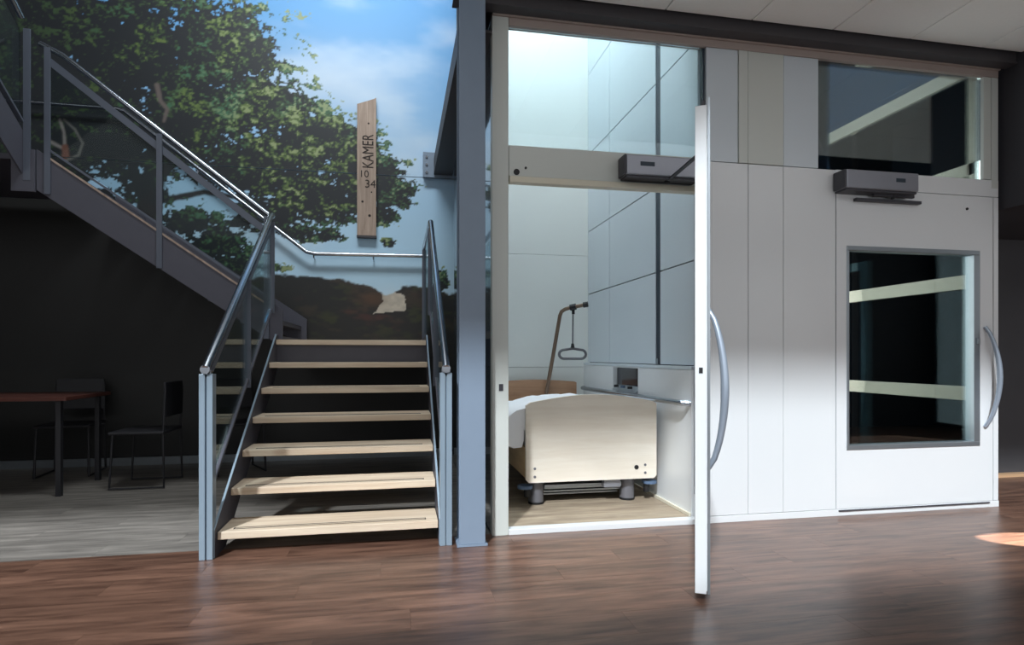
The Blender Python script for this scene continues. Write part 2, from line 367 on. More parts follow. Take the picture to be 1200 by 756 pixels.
    # dune ridge
    rx_ = np.array([wx(p) for p in (-60, 50, 100, 150, 200, 262, 300, 330, 363, 395, 415, 430, 443, 452, 462, 472, 482, 500, 515, 535, 560)])
    rz_ = np.array([W(p, q)[1] for p, q in ((-60, 150), (50, 222), (100, 250), (150, 280), (200, 302), (262, 316), (300, 321), (330, 322), (363, 324), (395, 327), (415, 331), (430, 334), (443, 341), (452, 346), (462, 343), (472, 337), (482, 335), (500, 338), (515, 343), (535, 345), (560, 345))])
    ridge = np.interp(X, rx_, rz_) + (n2 - .5) * .05 + (n1 - .5) * .04
    hm = sstep(0.012, -0.012, Z - ridge)
    hill = np.ones(X.shape + (3,)) * lin((44, 44, 43))
    h1 = fbm(X, Z * 2.2, 4.5, 91, 4)
    hill = mixc(hill, lin((64, 56, 48)), sstep(.50, .72, h1) * sstep(-1.9, -.6, X) * sstep(.9, 1.4, Z))
    hill = mixc(hill, lin((66, 70, 44)), sstep(.60, .8, fbm(X, Z * 2, 6, 17, 3)) * sstep(-1.9, -.8, X) * .7 * sstep(1.0, 1.5, Z))
    hill = mixc(hill, lin((82, 52, 48)), sstep(.66, .85, fbm(X, Z * 2, 4, 23, 3)) * sstep(-1.2, -.5, X) * .8 * sstep(.8, 1.3, Z))
    # sandy path in the dip
    poly = [W(*p) for p in ((447, 344), (455, 341), (466, 343), (474, 346), (476, 357), (474, 363), (462, 365), (450, 366), (438, 367), (444, 358), (448, 352))]
    inside = np.zeros(X.shape, bool); wobx = X + (n2 - .5) * .05; wobz = Z + (n1 - .5) * .05
    j = len(poly) - 1
    for i in range(len(poly)):
        xi, zi = poly[i]; xj, zj = poly[j]
        cond = ((zi > wobz) != (zj > wobz)) & (wobx < (xj - xi) * (wobz - zi) / (zj - zi + 1e-9) + xi); inside ^= cond; j = i
    sand = lin((206, 196, 180)) * (0.75 + 0.5 * n2)[..., None]
    hill = np.where(inside[..., None], sand, hill)
    cx, cz = W(437, 351); hill = mixc(hill, lin((120, 84, 56)), np.exp(-(((X - cx) / .14) ** 2 + ((Z - cz) / .07) ** 2)) * .45)
    col = col * (1 - hm)[..., None] + hill * hm[..., None]
    return np.clip(col, 0, 1)
def print_mat():
    m, nt, b = _mat('printed mural film'); a = nt.nodes.new('ShaderNodeVertexColor'); a.layer_name = 'print'
    nt.links.new(a.outputs['Color'], b.inputs['Base Color']); b.inputs['Roughness'].default_value = 0.55; return m
MP = print_mat()
def mural_panel(x0, x1, z0, z1, parent, step=0.0115):
    nx, nz = int((x1 - x0) / step) + 1, int((z1 - z0) / step) + 1
    X, Z = np.meshgrid(np.linspace(x0, x1, nx), np.linspace(z0, z1, nz)); col = paint(X, Z)
    front = np.stack([X, np.full_like(X, MY), Z], -1).reshape(-1, 3)
    back = np.array([(x0, MY + .02, z0), (x1, MY + .02, z0), (x1, MY + .02, z1), (x0, MY + .02, z1)])
    idx = np.arange(nx * nz).reshape(nz, nx)
    q = np.stack([idx[:-1, :-1], idx[:-1, 1:], idx[1:, 1:], idx[1:, :-1]], -1).reshape(-1, 4)
    nb = nx * nz; c = [idx[0, 0], idx[0, -1], idx[-1, -1], idx[-1, 0]]
    sides = np.array([[c[1], c[0], nb, nb + 1], [c[2], c[1], nb + 1, nb + 2], [c[3], c[2], nb + 2, nb + 3], [c[0], c[3], nb + 3, nb], [nb + 3, nb + 2, nb + 1, nb]])
    q = np.vstack([q, sides]); v = np.vstack([front, back])
    me = bpy.data.meshes.new('mural_panel'); me.vertices.add(len(v)); me.vertices.foreach_set('co', v.ravel().astype(np.float32))
    me.loops.add(q.size); me.loops.foreach_set('vertex_index', q.ravel().astype(np.int32))
    me.polygons.add(len(q)); me.polygons.foreach_set('loop_start', np.arange(0, q.size, 4, dtype=np.int32)); me.update(calc_edges=True)
    at = me.color_attributes.new('print', 'FLOAT_COLOR', 'POINT')
    rgba = np.ones((len(v), 4), np.float32); rgba[:nx * nz, :3] = col.reshape(-1, 3); rgba[nx * nz:, :3] = 0.3
    at.data.foreach_set('color', rgba.ravel()); me.materials.append(MP)
    o = bpy.data.objects.new('mural_panel', me); C.objects.link(o); o.parent = parent; return o
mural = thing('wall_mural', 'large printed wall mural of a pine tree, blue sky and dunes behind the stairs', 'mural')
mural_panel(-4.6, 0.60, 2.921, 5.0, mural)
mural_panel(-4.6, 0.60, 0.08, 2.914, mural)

# ================================================================== STEEL FRAME
col_ = thing('steel_column', 'grey steel column standing between the staircase and the lift', 'column')
mb = MB(); x0, x1, y0, y1 = .327, .472, 3.235, 3.375
mb.box(x0, x1, y0, y0 + .012, .012, 3.06, .002); mb.box(x0, x1, y1 - .012, y1, .012, 3.06, .002); mb.box((x0 + x1) / 2 - .005, (x0 + x1) / 2 + .005, y0 + .012, y1 - .012, .012, 3.06)
mb.build('shaft', M['steel'], col_)
B('base_plate', M['steel'], .315, .484, 3.228, 3.385, 0.001, .012, col_)
tb = thing('edge_beam', 'dark steel beam running over the top of the lift front', 'beam')
mb = MB(); mb.box(.30, 4.6, 3.30, 3.31, 3.045, 3.13); mb.box(.30, 4.6, 3.29, 3.375, 3.036, 3.048); mb.build('beam', M['dark_steel'], tb)
bb = thing('roof_beam', 'dark steel beam running back from the column to the mural wall', 'beam')
mb = MB(); mb.box(.36, .55, 3.40, 6.17, 3.085, 3.10); mb.box(.36, .55, 3.40, 6.17, 2.93, 2.945); mb.box(.36, .372, 3.40, 6.17, 2.945, 3.085)
mb.build('beam', M['dark_steel'], bb)
B('end_plate', M['steel'], .25, .60, 6.17, 6.185, 2.90, 3.16, bb, .002)
B('wall_bracket', M['steel'], .25, .60, 6.187, 6.244, 2.92, 3.14, bb, .002)
for bx in (.285, ):
    for bz in (2.95, 3.03, 3.11): MB().cyl((bx, 6.158, bz), .013, .012, 6, 'Y').build('bolt', M['chrome'], bb)

# ================================================================== STAIRCASE
st = thing('steel_staircase', 'open steel staircase with pale oak treads and glass railings in front of the mural', 'staircase')
RI, GO, Y0 = .175, .2515, 3.325
XL, XR = -.935, .222
top = lambda k: .126 + RI * (k - 1)
for k in range(1, 8):
    y = Y0 + (k - 1) * GO
    if k < 7:
        t = MB().box(XL + .004, XR - .004, y, y + .285, top(k) - .04, top(k), .003).build('tread', M['oak'], st)
        g = MB(); a, b_, c, d_ = XL + .07, XR - .07, y + .045, y + .075
        g.box(a, b_, c, c + .006, top(k), top(k) + .0012); g.box(a, b_, d_ - .006, d_, top(k), top(k) + .0012)
        g.box(a, a + .006, c, d_, top(k), top(k) + .0012); g.box(b_ - .006, b_, c, d_, top(k), top(k) + .0012)
        g.build('grip_strip', M['black'], t)
LT = top(7); LY = Y0 + 6 * GO
t = B('landing', M['oak'], XL + .004, XR - .004, LY, 6.19, LT - .04, LT, st, .003)
for y_ in (LY + .05, 6.18): B('landing_beam', M['shaded'], XL, XR, y_, y_ + .008, LT - .22, LT - .04, st)
def stringer(x0, x1):
    m = .695; ya = Y0 - .03; za = top(1) + .02
    yb = LY + .04; zb = LT + .035
    poly = [(ya, .0), (ya, za), (yb, zb), (6.19, zb), (6.19, zb - .26), (yb + .05, zb - .26), (ya + .20, .0)]
    o = MB().prism(poly, 'X', x0, x1).build('stringer', M['shaded'], st)
    mb = MB(); mb.prism([(ya - .006, 0.002), (ya - .006, za), (yb, zb + .009), (yb, zb + .001), (ya - .0005, za - .002), (ya - .0005, 0.002)], 'X', x0 - .001, x1 + .001); mb.build('stringer_lit_edge', M['post'], st)  # paler strip painted for the sunlit front edge of the stringer
    return o
stringer(XL - .010, XL); stringer(XR, XR + .010)

def lower_rail(X, side):
    # front post: two flats with a groove between
    zr = lambda y: 1.0 + (y - 3.285) * .72
    yp = 3.285; s = -1 if side == 'L' else 1
    mb = MB(); c = X
    mb.box(c - .033, c - .004, yp - .012, yp + .05, 0, .955, .002); mb.box(c + .004, c + .033, yp - .012, yp + .05, 0, .955, .002); mb.box(c - .006, c + .006, yp, yp + .04, 0, .94)
    mb.build('post', M['post'], st)
    B('post_cap', M['chrome'], c - .024, c + .024, yp - .006, yp + .03, .955, .975, st, .003)
    yt = LY + .02
    # other posts
    for py_ in (4.12, yt + .02):
        MB().box(c - .022, c + .022, py_, py_ + .012, zr(py_) - .76, zr(py_) - .05, .001).build('post', M['upmetal'], st)
    # handrail with turned down end
    pts = [(c, yp - .02, zr(yp) - .018), (c, yp + .03, zr(yp) + .02)]
    pts += [(c, yt, zr(yt) + .01)]
    if side == 'L': pts += [(c, yt + .06, zr(yt) + .02)]
    else: pts += [(c, yt + .05, zr(yt) + .02), (c, 6.10, zr(yt) + .02)]
    MB().tube(pts, .021, 16).build('handrail', M['chrome'], st)
    MB().cyl((c, yp - .026, zr(yp) - .02), .0235, .014, 16, 'Y').build('rail_end_cap', M['chrome'], st)
    mb = MB(); bar(mb, (c, yp + .05, zr(yp) - .075 + .03), (c, yt, zr(yt) - .085), .012, .036); mb.build('top_bar', M['upmetal'], st)
    mb = MB(); bar(mb, (c, yp + .05, zr(yp) - .66), (c, yt, zr(yt) - .72), .02, .014); mb.build('bottom_bar', M['shaded'], st)
    mb = MB(); e = .004
    poly = [(yp + .052, zr(yp) - .65 + .03), (yt - .01, zr(yt) - .70), (yt - .01, zr(yt) - .10), (yp + .052, zr(yp) - .09 + .03)]
    mb.prism(poly, 'X', c - e, c + e).build('glass_panel', M['glass'], st)
    return zr(yt) + .02
xl, xr = -.972, .258
zt = lower_rail(xl, 'L'); lower_rail(xr, 'R')
# right landing guard: glass and posts along the landing
mb = MB(); mb.prism([(LY + .08, LT + .1), (6.08, LT + .1), (6.08, zt - .06), (LY + .08, zt - .06)], 'X', xr - .004, xr + .004).build('glass_panel', M['glass'], st)
B('post', M['upmetal'], xr - .022, xr + .022, 6.07, 6.085, LT - .2, zt - .02, st)
# back handrail on the wall, rising beside the second flight, then level
zb_ = 2.08
wall_pts = [(xr, 6.16, zb_), (-.82, 6.16, 2.068), (-.90, 6.16, 2.085), (-2.54, 6.16, 3.36), (-2.60, 6.16, 3.378), (-4.8, 6.16, 3.385)]
MB().tube(wall_pts, .02, 14).build('wall_handrail', M['chrome'], st)
MB().tube([(xr, 6.10, zt), (xr, 6.16, zb_)], .02, 12).build('wall_handrail', M['chrome'], st)
for bx, bz in ((-.25, zb_), (-.83, zb_), (-1.9, 2.862), (-3.6, 3.381)):
    MB().tube([(bx, 6.16, bz - .012), (bx, 6.16, bz - .05), (bx, 6.245, bz - .06)], .007, 8).build('rail_bracket', M['chrome'], st)

# second flight to the left, outer side at Y 4.95
YA, YB = 4.935, 6.19
XS, XE = -.95, -2.58          # foot and head of the flight
sl = .700
zn = lambda x: LT + .17 + (XS - x) * sl       # nosing line
so = lambda x: 1.415 + (XS - x) * .694        # top edge of the outer stringer
for side_y in (YA, YB - .012):
    poly = [(XS + .05, so(XS) - .30), (XS + .05, so(XS) + .0), (XE - .04, so(XE - .04)), (XE - .04, so(XE - .04) - .30)]
    MB().prism(poly, 'Y', side_y, side_y + .012).build('upper_stringer', M['shaded'], st)
for k in range(1, 8):
    x = XS - (k - 1) * .235; z = LT + k * .170
    if k < 8: B('upper_tread', M['shaded'], x - .27, x, YA + .014, YB - .014, z - .04, z, st, .003)  # treads take the same darkened colour, for the shade under the flight
LZ = LT + 8 * .17
B('upper_landing', M['shaded'], -4.6, XE - .06, YA + .014, YB - .02, LZ - .04, LZ, st)
B('upper_landing_edge', M['shaded'], XE - .20, XE - .046, YA - .012, YA + .012, LZ - .28, LZ + .03, st, .002)
# outer railing of the second flight
ro = lambda x: 2.138 + (-.97 - x) * .773
MB().tube([(xl, LY + .08, zt), (-.99, YA + .006, 2.150), (-2.45, YA + .006, ro(-2.45)), (-2.60, YA + .006, ro(-2.52) + .02)], .02, 14).build('upper_handrail', M['chrome'], st)
mb = MB(); bar(mb, (-1.0, YA + .006, ro(-1.0) - .15), (-2.54, YA + .006, ro(-2.54) - .12), .012, .05, 'Y'); mb.build('upper_top_bar', M['upmetal'], st)
mb = MB(); bar(mb, (-1.0, YA + .006, so(-1.0) + .055), (-2.54, YA + .006, so(-2.54) + .055), .03, .014, 'Y'); mb.build('upper_bottom_bar', M['upmetal'], st)
mb = MB(); mb.prism([(-1.0, so(-1.0) + .07), (-2.54, so(-2.54) + .07), (-2.54, ro(-2.54) - .12), (-1.0, ro(-1.0) - .15)], 'Y', YA + .002, YA + .010).build('upper_glass_panel', M['uglass'], st)
mb = MB()
for hx in (-1.02, -1.79, -2.545):
    MB().box(hx - .02, hx + .02, YA - .014, YA - .002, so(hx) - .28, ro(hx) - .03, .001).build('upper_post', M['upmetal'], st)
MB().box(-2.70, -2.655, YA - .014, YA - .002, LZ - .2, 3.45, .001).build('upper_post', M['upmetal'], st)
mb = MB(); bar(mb, (-1.0, YA - .003, so(-1.0) - .004), (-2.54, YA - .003, so(-2.54) - .004), .006, .014, 'Y'); mb.build('stringer_trim', M['signwood'], st)
# third flight rises from the upper landing towards the viewer, outer side at X -2.70
sy = lambda y: 2.70 + (4.93 - y) * .70
poly = [(4.93, sy(4.93)), (3.2, sy(3.2)), (3.2, sy(3.2) - .30), (4.93, sy(4.93) - .32)]
MB().prism(poly, 'X', -2.715, -2.703).build('third_stringer', M['shaded'], st)
MB().prism(poly, 'X', -3.95, -3.938).build('third_stringer', M['steel'], st)
for k in range(1, 8):
    y = 4.90 - (k - 1) * .245; z = LZ + k * .172
    B('third_tread', M['shaded'], -3.93, -2.72, y - .28, y, z - .04, z, st)
mb = MB(); bar(mb, (-2.709, 4.92, sy(4.92) + .06), (-2.709, 3.2, sy(3.2) + .06), .03, .018); mb.build('third_bottom_bar', M['upmetal'], st)
mb = MB(); mb.prism([(4.9, sy(4.9) + .07), (3.2, sy(3.2) + .07), (3.2, sy(3.2) + .7), (4.9, sy(4.9) + .7)], 'X', -2.713, -2.705).build('third_glass_panel', M['uglass'], st)
MB().tube([(-2.709, 4.92, sy(4.92) + .82), (-2.709, 3.2, sy(3.2) + .82)], .02, 12).build('third_handrail', M['chrome'], st)

# ================================================================== SIGN
sg = thing('wooden_sign', 'tall narrow wooden plank sign reading KAMER on the mural', 'sign')
sx0, sx1 = -.413, -.225; sy0, sy1 = 6.19, 6.235
MB().prism([(sx0, 2.275), (sx1, 2.275), (sx1, 3.69), (sx1 - .02, 3.675), (sx0, 3.61)], 'Y', sy0, sy1).build('plank', M['signwood'], sg)
B('bottom_clip', M['dark_steel'], sx0 - .004, sx1 + .004, sy0 - .004, sy1 + .008, 2.255, 2.277, sg)
def text(s_, size, x, z, rot, parent, mat, y, name='lettering'):
    cu = bpy.data.curves.new(name, 'FONT'); cu.body = s_; cu.size = size; cu.extrude = .0012; cu.align_x = 'LEFT'; cu.align_y = 'CENTER'
    o = bpy.data.objects.new(name, cu); C.objects.link(o); dg = bpy.context.evaluated_depsgraph_get()
    me = bpy.data.meshes.new_from_object(o.evaluated_get(dg)); bpy.data.objects.remove(o)
    me.materials.clear(); me.materials.append(mat)
    o = bpy.data.objects.new(name, me); C.objects.link(o); o.parent = parent
    o.matrix_local = Matrix.Translation((x, y, z)) @ Matrix.Rotation(math.pi / 2, 4, 'X') @ Matrix.Rotation(rot, 4, 'Z')
    return o
text('KAMER', .160, -.300, 2.96, math.pi / 2, sg, M['ink'], sy0 - .001).scale = (.68, 1, 1)
text('10', .10, -.395, 2.90, 0, sg, M['ink'], sy0 - .001)
text('34', .115, -.340, 2.80, 0, sg, M['ink'], sy0 - .001)
for kx, kz, r in ((-.30, 3.42, .010), (-.36, 2.62, .012), (-.29, 2.48, .014), (-.27, 2.72, .008)): MB().cyl((kx, sy0 - .001, kz), r, .002, 10, 'Y').build('knot', M['ink'], sg)

# ================================================================== LIFT
lf = thing('platform_lift', 'white platform lift enclosure with one open and one closed door', 'lift')
YF = 3.40
def fb(name, mat, x0, x1, z0, z1, y0=YF, y1=YF + .05, b=.002, parent=None): return B(name, mat, x0, x1, y0, y1, z0, z1, parent or lf, b)
fb('frame_post', M['frame'], .535, .632, 0, 3.03, YF - .004, YF + .06)
fb('frame_top_rail', M['toprail'], .635, 4.10, 2.985, 3.03, YF - .004, YF + .05).location = (0, 0, 0)
fb('frame_top_strip', M['toprail'], .535, 4.10, 3.0305, 3.05, YF - .02, YF + .05)
fb('header_panel', M['frame'], .635, 1.886, 2.105, 2.285, YF - .002, YF + .05)
fb('door_head_trim', M['cream'], .638, 1.886, 2.065, 2.10, YF - .02, YF + .04)
fb('filler_panel', M['shaft'], 1.892, 2.109, 2.272, 2.983)
fb('center_post', M['frame'], 2.113, 2.175, 2.272, 2.983, YF - .006)
fb('center_post', M['frame'], 2.178, 2.429, 2.272, 2.983, YF - .004)
fb('filler_panel', M['shaft'], 2.433, 2.685, 2.272, 2.983)
fb('door_jamb', M['white'], 1.888, 1.93, .045, 2.268, YF - .004)
fb('front_panel', M['white'], 1.932, 2.180, .045, 2.268)
fb('front_panel', M['white'], 2.184, 2.429, .045, 2.268)
fb('front_panel', M['white'], 2.433, 2.812, .045, 2.268)
fb('frame_post', M['frame'], 3.978, 4.04, 2.275, 2.983, YF - .002)
fb('frame_post', M['frame'], 4.045, 4.10, 2.215, 2.983, YF - .002)
fb('head_panel', M['white'], 2.816, 4.104, 2.155, 2.271)
fb('floor_sill', M['white'], 1.888, 4.104, .0, .042, YF - .004)
fb('door_sill', M['white'], .634, 1.886, .0, .032, YF - .006, YF + .06)
fb('frame_post', M['white'], 4.066, 4.104, .045, 2.152)
tg = fb('transom_glass', M['tglass'], .634, 1.888, 2.287, 2.983, YF + .02, YF + .028, 0)
fb('transom_glass', M['tglass'], 2.689, 3.976, 2.273, 2.983, YF + .02, YF + .028, 0)
B('glass_edge', M['slot'], 1.874, 1.886, YF + .012, YF + .034, 2.29, 2.98, lf)
for x in (.68, .735): MB().cyl((x, YF - .008, 2.128 if x < .7 else 2.155), .018 if x < .7 else .007, .008, 14, 'Y').build('screw_cap', M['black'], lf)
B('latch_plate', M['opener_dark'], .575, .60, YF - .008, YF - .003, .845, .885, lf, .001)
# shaft walls ------------------------------------------------
XP = 1.87
B('left_wall', M['shaft_side'], .536, .60, YF + .062, 5.80, 0.0, 3.03, lf)
B('left_wall', M['shaft_back'], .56, .60, YF + .062, 5.80, 3.031, 6.25, lf)
B('back_wall', M['shaft_back'], .60, 1.88, 5.685, 5.75, .94, 2.05, lf)
B('back_wall', M['shaft_back'], .60, 1.88, 5.685, 5.75, 2.053, 6.25, lf)
B('back_wall', M['shaft_back'], .60, 1.88, 5.68, 5.75, 0.0, .936, lf)
B('left_inner_wall', M['shaft_back'], .602, .62, YF + .062, 5.68, 0.0, .97, lf)
ys = [3.465, 4.055 - .0, 5.073, 5.685]; zs = [.985, 1.665, 2.292, 3.063, 3.866, 4.66, 5.46, 6.25]
for i in range(3):
    for j in range(7):
        a, b_ = ys[i] + (.040 if i == 1 else .0045), ys[i + 1] - (.040 if i == 0 else .0045)
        MB().box(XP, XP + .02, a, b_, zs[j] + .004, zs[j + 1] - .004, .0015).build('wall_panel', M['shaft'], lf)
B('panel_backing', M['slot'], XP + .021, XP + .035, 3.46, 5.69, .97, 6.25, lf)
B('guide_slot', M['slot'], XP + .004, XP + .0205, 4.019, 4.091, 1.03, 6.25, lf)
B('panel_edge_rail', M['shaft'], XP - .045, XP + .02, 3.465, 5.68, .960, .982, lf, .002)
B('shaft_front', M['shaft_back'], .60, 4.1, 3.455, 3.46, 3.06, 6.25, lf)
B('shaft_roof', M['shaft'], .56, 4.1, 3.46, 5.8, 6.25, 6.3, lf)
B('mast_enclosure_wall', M['shaft_back'], 1.91, 1.93, 3.46, 5.8, 0.0, 6.25, lf)
# low wall of the platform, with a recess for the controls
XW = 1.825
rc0, rc1, rz0, rz1 = 4.317, 4.862, .755, .952
mb = MB(); mb.box(XW, XW + .04, 3.465, rc0, .03, .957); mb.box(XW, XW + .04, rc1, 5.68, .03, .957); mb.box(XW, XW + .04, rc0, rc1, .03, rz0); mb.box(XW, XW + .04, rc0, rc1, rz1, .957)
mb.build('platform_wall', M['white'], lf)
B('skirting', M['cream'], XW - .014, XW - .001, 3.47, 5.68, .03, .05, lf)
cp = B('control_recess', M['screen'], XW + .042, XW + .05, rc0, rc1, rz0, rz1, lf)
mb = MB(); mb.prism([(XW - .02, rz0 + .005), (XW + .04, rz0 + .005), (XW + .04, rz0 + .05)], 'Y', rc0 + .01, rc1 - .02)
mb.build('control_panel', M['alu'], lf)
for y, m_ in ((4.75, 'black'), (4.6, 'caster'), (4.45, 'black')): MB().cyl((XW - .012, y, rz0 + .03), .02, .02, 14, 'Z').build('control_button', M[m_], lf)
MB().tube([(XW - .003, 3.47, .748), (XW - .05, 3.49, .748), (XW - .055, 3.53, .748), (XW - .055, 5.55, .735), (XW - .02, 5.6, .735)], .019, 14).build('car_handrail', M['chrome'], lf)
for y in (4.2, 5.0): MB().tube([(XW - .055, y, .742), (XW - .01, y, .72)], .008, 8).build('rail_bracket', M['chrome'], lf)
for i in range(12):
    y = YF + .062 + i * .19; B('floor_strip', M['carfloor'], .622, XW - .016, y + .0006, min(y + .1894, 5.679), .0, .030, lf)
# right bay -------------------------------------------------
XG = 3.99
for z0, z1 in ((.0, .12), (.73, .83), (1.53, 1.63), (2.335, 2.42), (3.05, 3.15)):
    B('side_rail', M['cream'], XG, XG + .06, YF + .06, 5.8, z0, z1, lf, .002)
for z0, z1 in ((.12, .73), (.83, 1.53), (1.63, 2.335), (2.42, 3.05)):
    for y0, y1 in ((YF + .12, 4.58), (4.66, 5.74)): B('side_glass', M['sglass'], XG + .025, XG + .033, y0, y1, z0, z1, lf)
for y0 in (YF + .062, 5.74): B('side_post', M['cream'], XG, XG + .06, y0, y0 + .055, 0, 3.15, lf)
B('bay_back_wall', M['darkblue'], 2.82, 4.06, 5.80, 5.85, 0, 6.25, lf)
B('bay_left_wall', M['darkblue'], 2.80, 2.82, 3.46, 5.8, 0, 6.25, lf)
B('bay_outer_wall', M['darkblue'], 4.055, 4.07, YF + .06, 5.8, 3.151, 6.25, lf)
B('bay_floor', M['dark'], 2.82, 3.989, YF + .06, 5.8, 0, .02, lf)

def lift_door(label, hinge, ang, flip=1):
    """door leaf; local x runs from the hinge to the free edge, local -y is the outer face"""
    WD = 1.235; Z0, Z1 = .045, 2.12 if flip < 0 else 2.15; T = .05
    d_ = bpy.data.objects.new('door', None); C.objects.link(d_); d_.parent = lf; d_.location = (hinge[0], hinge[1], 0); d_.rotation_euler = (0, 0, ang); d_.scale = (1, flip, 1); d_['label'] = label
    wx0, wx1, wz0, wz1 = .075, 1.125, .43, 1.775
    mb = MB(); mb.box(0, wx0, 0, T, Z0, Z1); mb.box(wx1, WD, 0, T, Z0, Z1); mb.box(wx0, wx1, 0, T, Z0, wz0); mb.box(wx0, wx1, 0, T, wz1, Z1)
    mb.build('leaf', M['white'], d_)
    f = .03; mb = MB(); y0, y1 = -.006, T + .006; r = .045
    mb.box(wx0, wx1, y0, y1, wz0, wz0 + f, .003); mb.box(wx0, wx1, y0, y1, wz1 - f, wz1, .003); mb.box(wx0, wx0 + f * .6, y0, y1, wz0 + f, wz1 - f, .003); mb.box(wx1 - .05, wx1, y0, y1, wz0 + f, wz1 - f, .003)
    mb.build('window_frame', M['alu'], d_)
    B('window_pane', M['tglass'], wx0 + .01, wx1 - .01, .02, .028, wz0 + .01, wz1 - .01, d_)
    pts = []
    for i in range(17):
        t = i / 16; a = (t - .5) * 2
        pts.append((1.165 + .045 * (1 - a * a), -.010 - .062 * (1 - a * a) ** .8 if abs(a) < 1 else -.006, .56 + .69 * t))
    MB().tube(pts, [.012 + .006 * (1 - abs((i / 16 - .5) * 2)) for i in range(17)], 12).build('handle', M['handle'], d_)
    B('lock_cylinder', M['alu'], wx1 - .034, wx1 - .010, -.016, -.0065, 1.13, 1.17, d_, .002)
    MB().cyl((1.02, -.006, 2.06), .009, .006, 12, 'Y').build('screw_cap', M['black'], d_)
    B('bottom_seal', M['opener_dark'], .01, WD - .01, .008, T - .008, Z0 - .014, Z0 - .001, d_)
    return d_, WD, Z0, Z1
lift_door('closed white lift door with a tall glass window', (2.818, YF - .002), 0)
HX, HY_ = 1.890, 3.398; UX, UY = -0.483, -0.8757
d1, WD, Z0, Z1 = lift_door('open white lift door seen edge on', (HX, HY_), math.atan2(UY, UX), -1)
B('edge_profile', M['white'], WD + .001, WD + .010, .003, .050, .035, 2.118, d1, .002)
B('edge_seal_strip', M['alu'], WD - .005, WD + .010, -.012, -.001, .035, 2.150, d1, .001)
B('latch_keeper', M['black'], WD + .0101, WD + .012, .018, .034, .975, 1.0, d1)
B('top_pin', M['opener_dark'], WD - .03, WD - .012, .008, .022, 2.121, 2.145, d1)

def opener(x0, x1, label, closed):
    o = bpy.data.objects.new('door_opener', None); C.objects.link(o); o.parent = lf; o['label'] = label
    B('cover', M['opener'], x0 + .015, x1 - .008, YF - .115, YF - .008, 2.122, 2.240, o, .006)
    B('end_cap', M['opener_dark'], x0, x0 + .0145, YF - .115, YF - .008, 2.122, 2.240, o, .006)
    B('mount_plate', M['opener_dark'], x0 + .02, x1 - .01, YF - .10, YF - .004, 2.110, 2.1215, o)
    B('nameplate', M['slot'], x0 + (.10 if not closed else .38), x0 + (.19 if not closed else .45), YF - .1165, YF - .1152, 2.175, 2.20, o)
    return o
op1 = opener(1.305, 1.80, 'grey door opener with its arm swung out to the open door', False)
op2 = opener(2.785, 3.345, 'grey door opener above the closed door', True)
MB().cyl((1.60, YF - .06, 2.10), .016, .036, 14).build('spindle', M['black'], op1)
mb = MB(); bar(mb, (1.60, YF - .06, 2.108), (HX + UX * .48 - .03, HY_ + UY * .48, 2.165), .022, .010); mb.build('arm', M['opener_dark'], op1)
B('slide_rail', M['opener_dark'], 2.94, 3.44, YF - .036, YF - .006, 2.065, 2.085, op2, .002)
B('arm', M['opener_dark'], 3.05, 3.36, YF - .06, YF - .04, 2.095, 2.115, op2, .002)
MB().cyl((3.2, YF - .05, 2.085), .012, .045, 12).build('spindle', M['black'], op2)
B('bottom_brush', M['opener_dark'], 2.83, 4.02, YF - .012, YF - .005, .030, .038, lf)

# ================================================================== BED
bed = thing('hospital_bed', 'pale beech hospital bed standing in the open lift', 'bed')
fx0, fx1, fy = .84, 1.775, 3.87
F0 = .03
poly = [(fx0 + .02, .195), (fx1 - .02, .195), (fx1, .215), (fx1, .715)]
for i in range(13):
    t = i / 12; poly.append((fx1 - .03 - (fx1 - fx0 - .06) * t, .735 + .05 * math.sin(math.pi * t)))
poly += [(fx0, .715), (fx0, .215)]
MB().prism(poly, 'Y', fy, fy + .028).build('footboard', M['beech'], bed)
poly = [(fx0 + .03, .20), (1.70, .20), (1.70, .79)] + [(1.68 - (1.68 - .88) * t / 12, .80 + .02 * math.sin(math.pi * t / 12)) for t in range(13)] + [(.86, .79)]
MB().prism(poly, 'Y', 5.52, 5.55).build('headboard', M['headwood'], bed)
for x in (fx0 + .008, 1.725): B('side_board', M['beech_v'], x, x + .022, fy + .03, 5.51, .215, .42, bed, .002)
B('bed_base', M['legmetal'], fx0 + .05, 1.72, fy + .05, 5.49, .30, .36, bed)
B('mattress', M['linen'], fx0 + .04, 1.73, fy + .06, 5.48, .37, .55, bed, .03)
for y, z, h in ((3.96, .128, .030), (4.0, .098, .012), (4.04, .070, .012)): B('cross_bar', M['alu'], .99, 1.55, y, y + .03, z, z + h, bed, .002)
for x in (1.0, 1.52): B('long_bar', M['legmetal'], x, x + .04, 4.2, 5.4, .17, .21, bed)
B('undercarriage', M['black'], 1.0, 1.54, 4.20, 4.60, .07, .165, bed, .004)
B('motor_box', M['opener'], 1.40, 1.52, 3.90, 3.955, .135, .19, bed, .004)
for x, y in ((.935, 3.985), (1.60, 3.985), (.935, 5.35), (1.60, 5.35)):
    l = MB().cyl((x, y, .045), .052, .25, 24).build('leg', M['legmetal'], bed)
    MB().cyl((x, y, .031), .055, .0135, 24).build('foot', M['black'], l)
for x in (.845, 1.745):
    MB().cyl((x, 3.925, .15), .052, .020, 18).build('bumper_wheel', M['caster'], bed)
    MB().cyl((x + .015 if x < 1 else x - .02, 3.93, .09), .022, .058, 14).build('bumper_stem', M['black'], bed)
for x, z in ((.90, .29), (.90, .235), (1.69, .29), (1.69, .235)):
    MB().cyl((x, fy - .003, z), .009, .004, 12, 'Y').build('bolt', M['legmetal'], bed)
MB().cyl((1.625, fy - .003, .275), .016, .004, 14, 'Y').build('bolt', M['black'], bed)
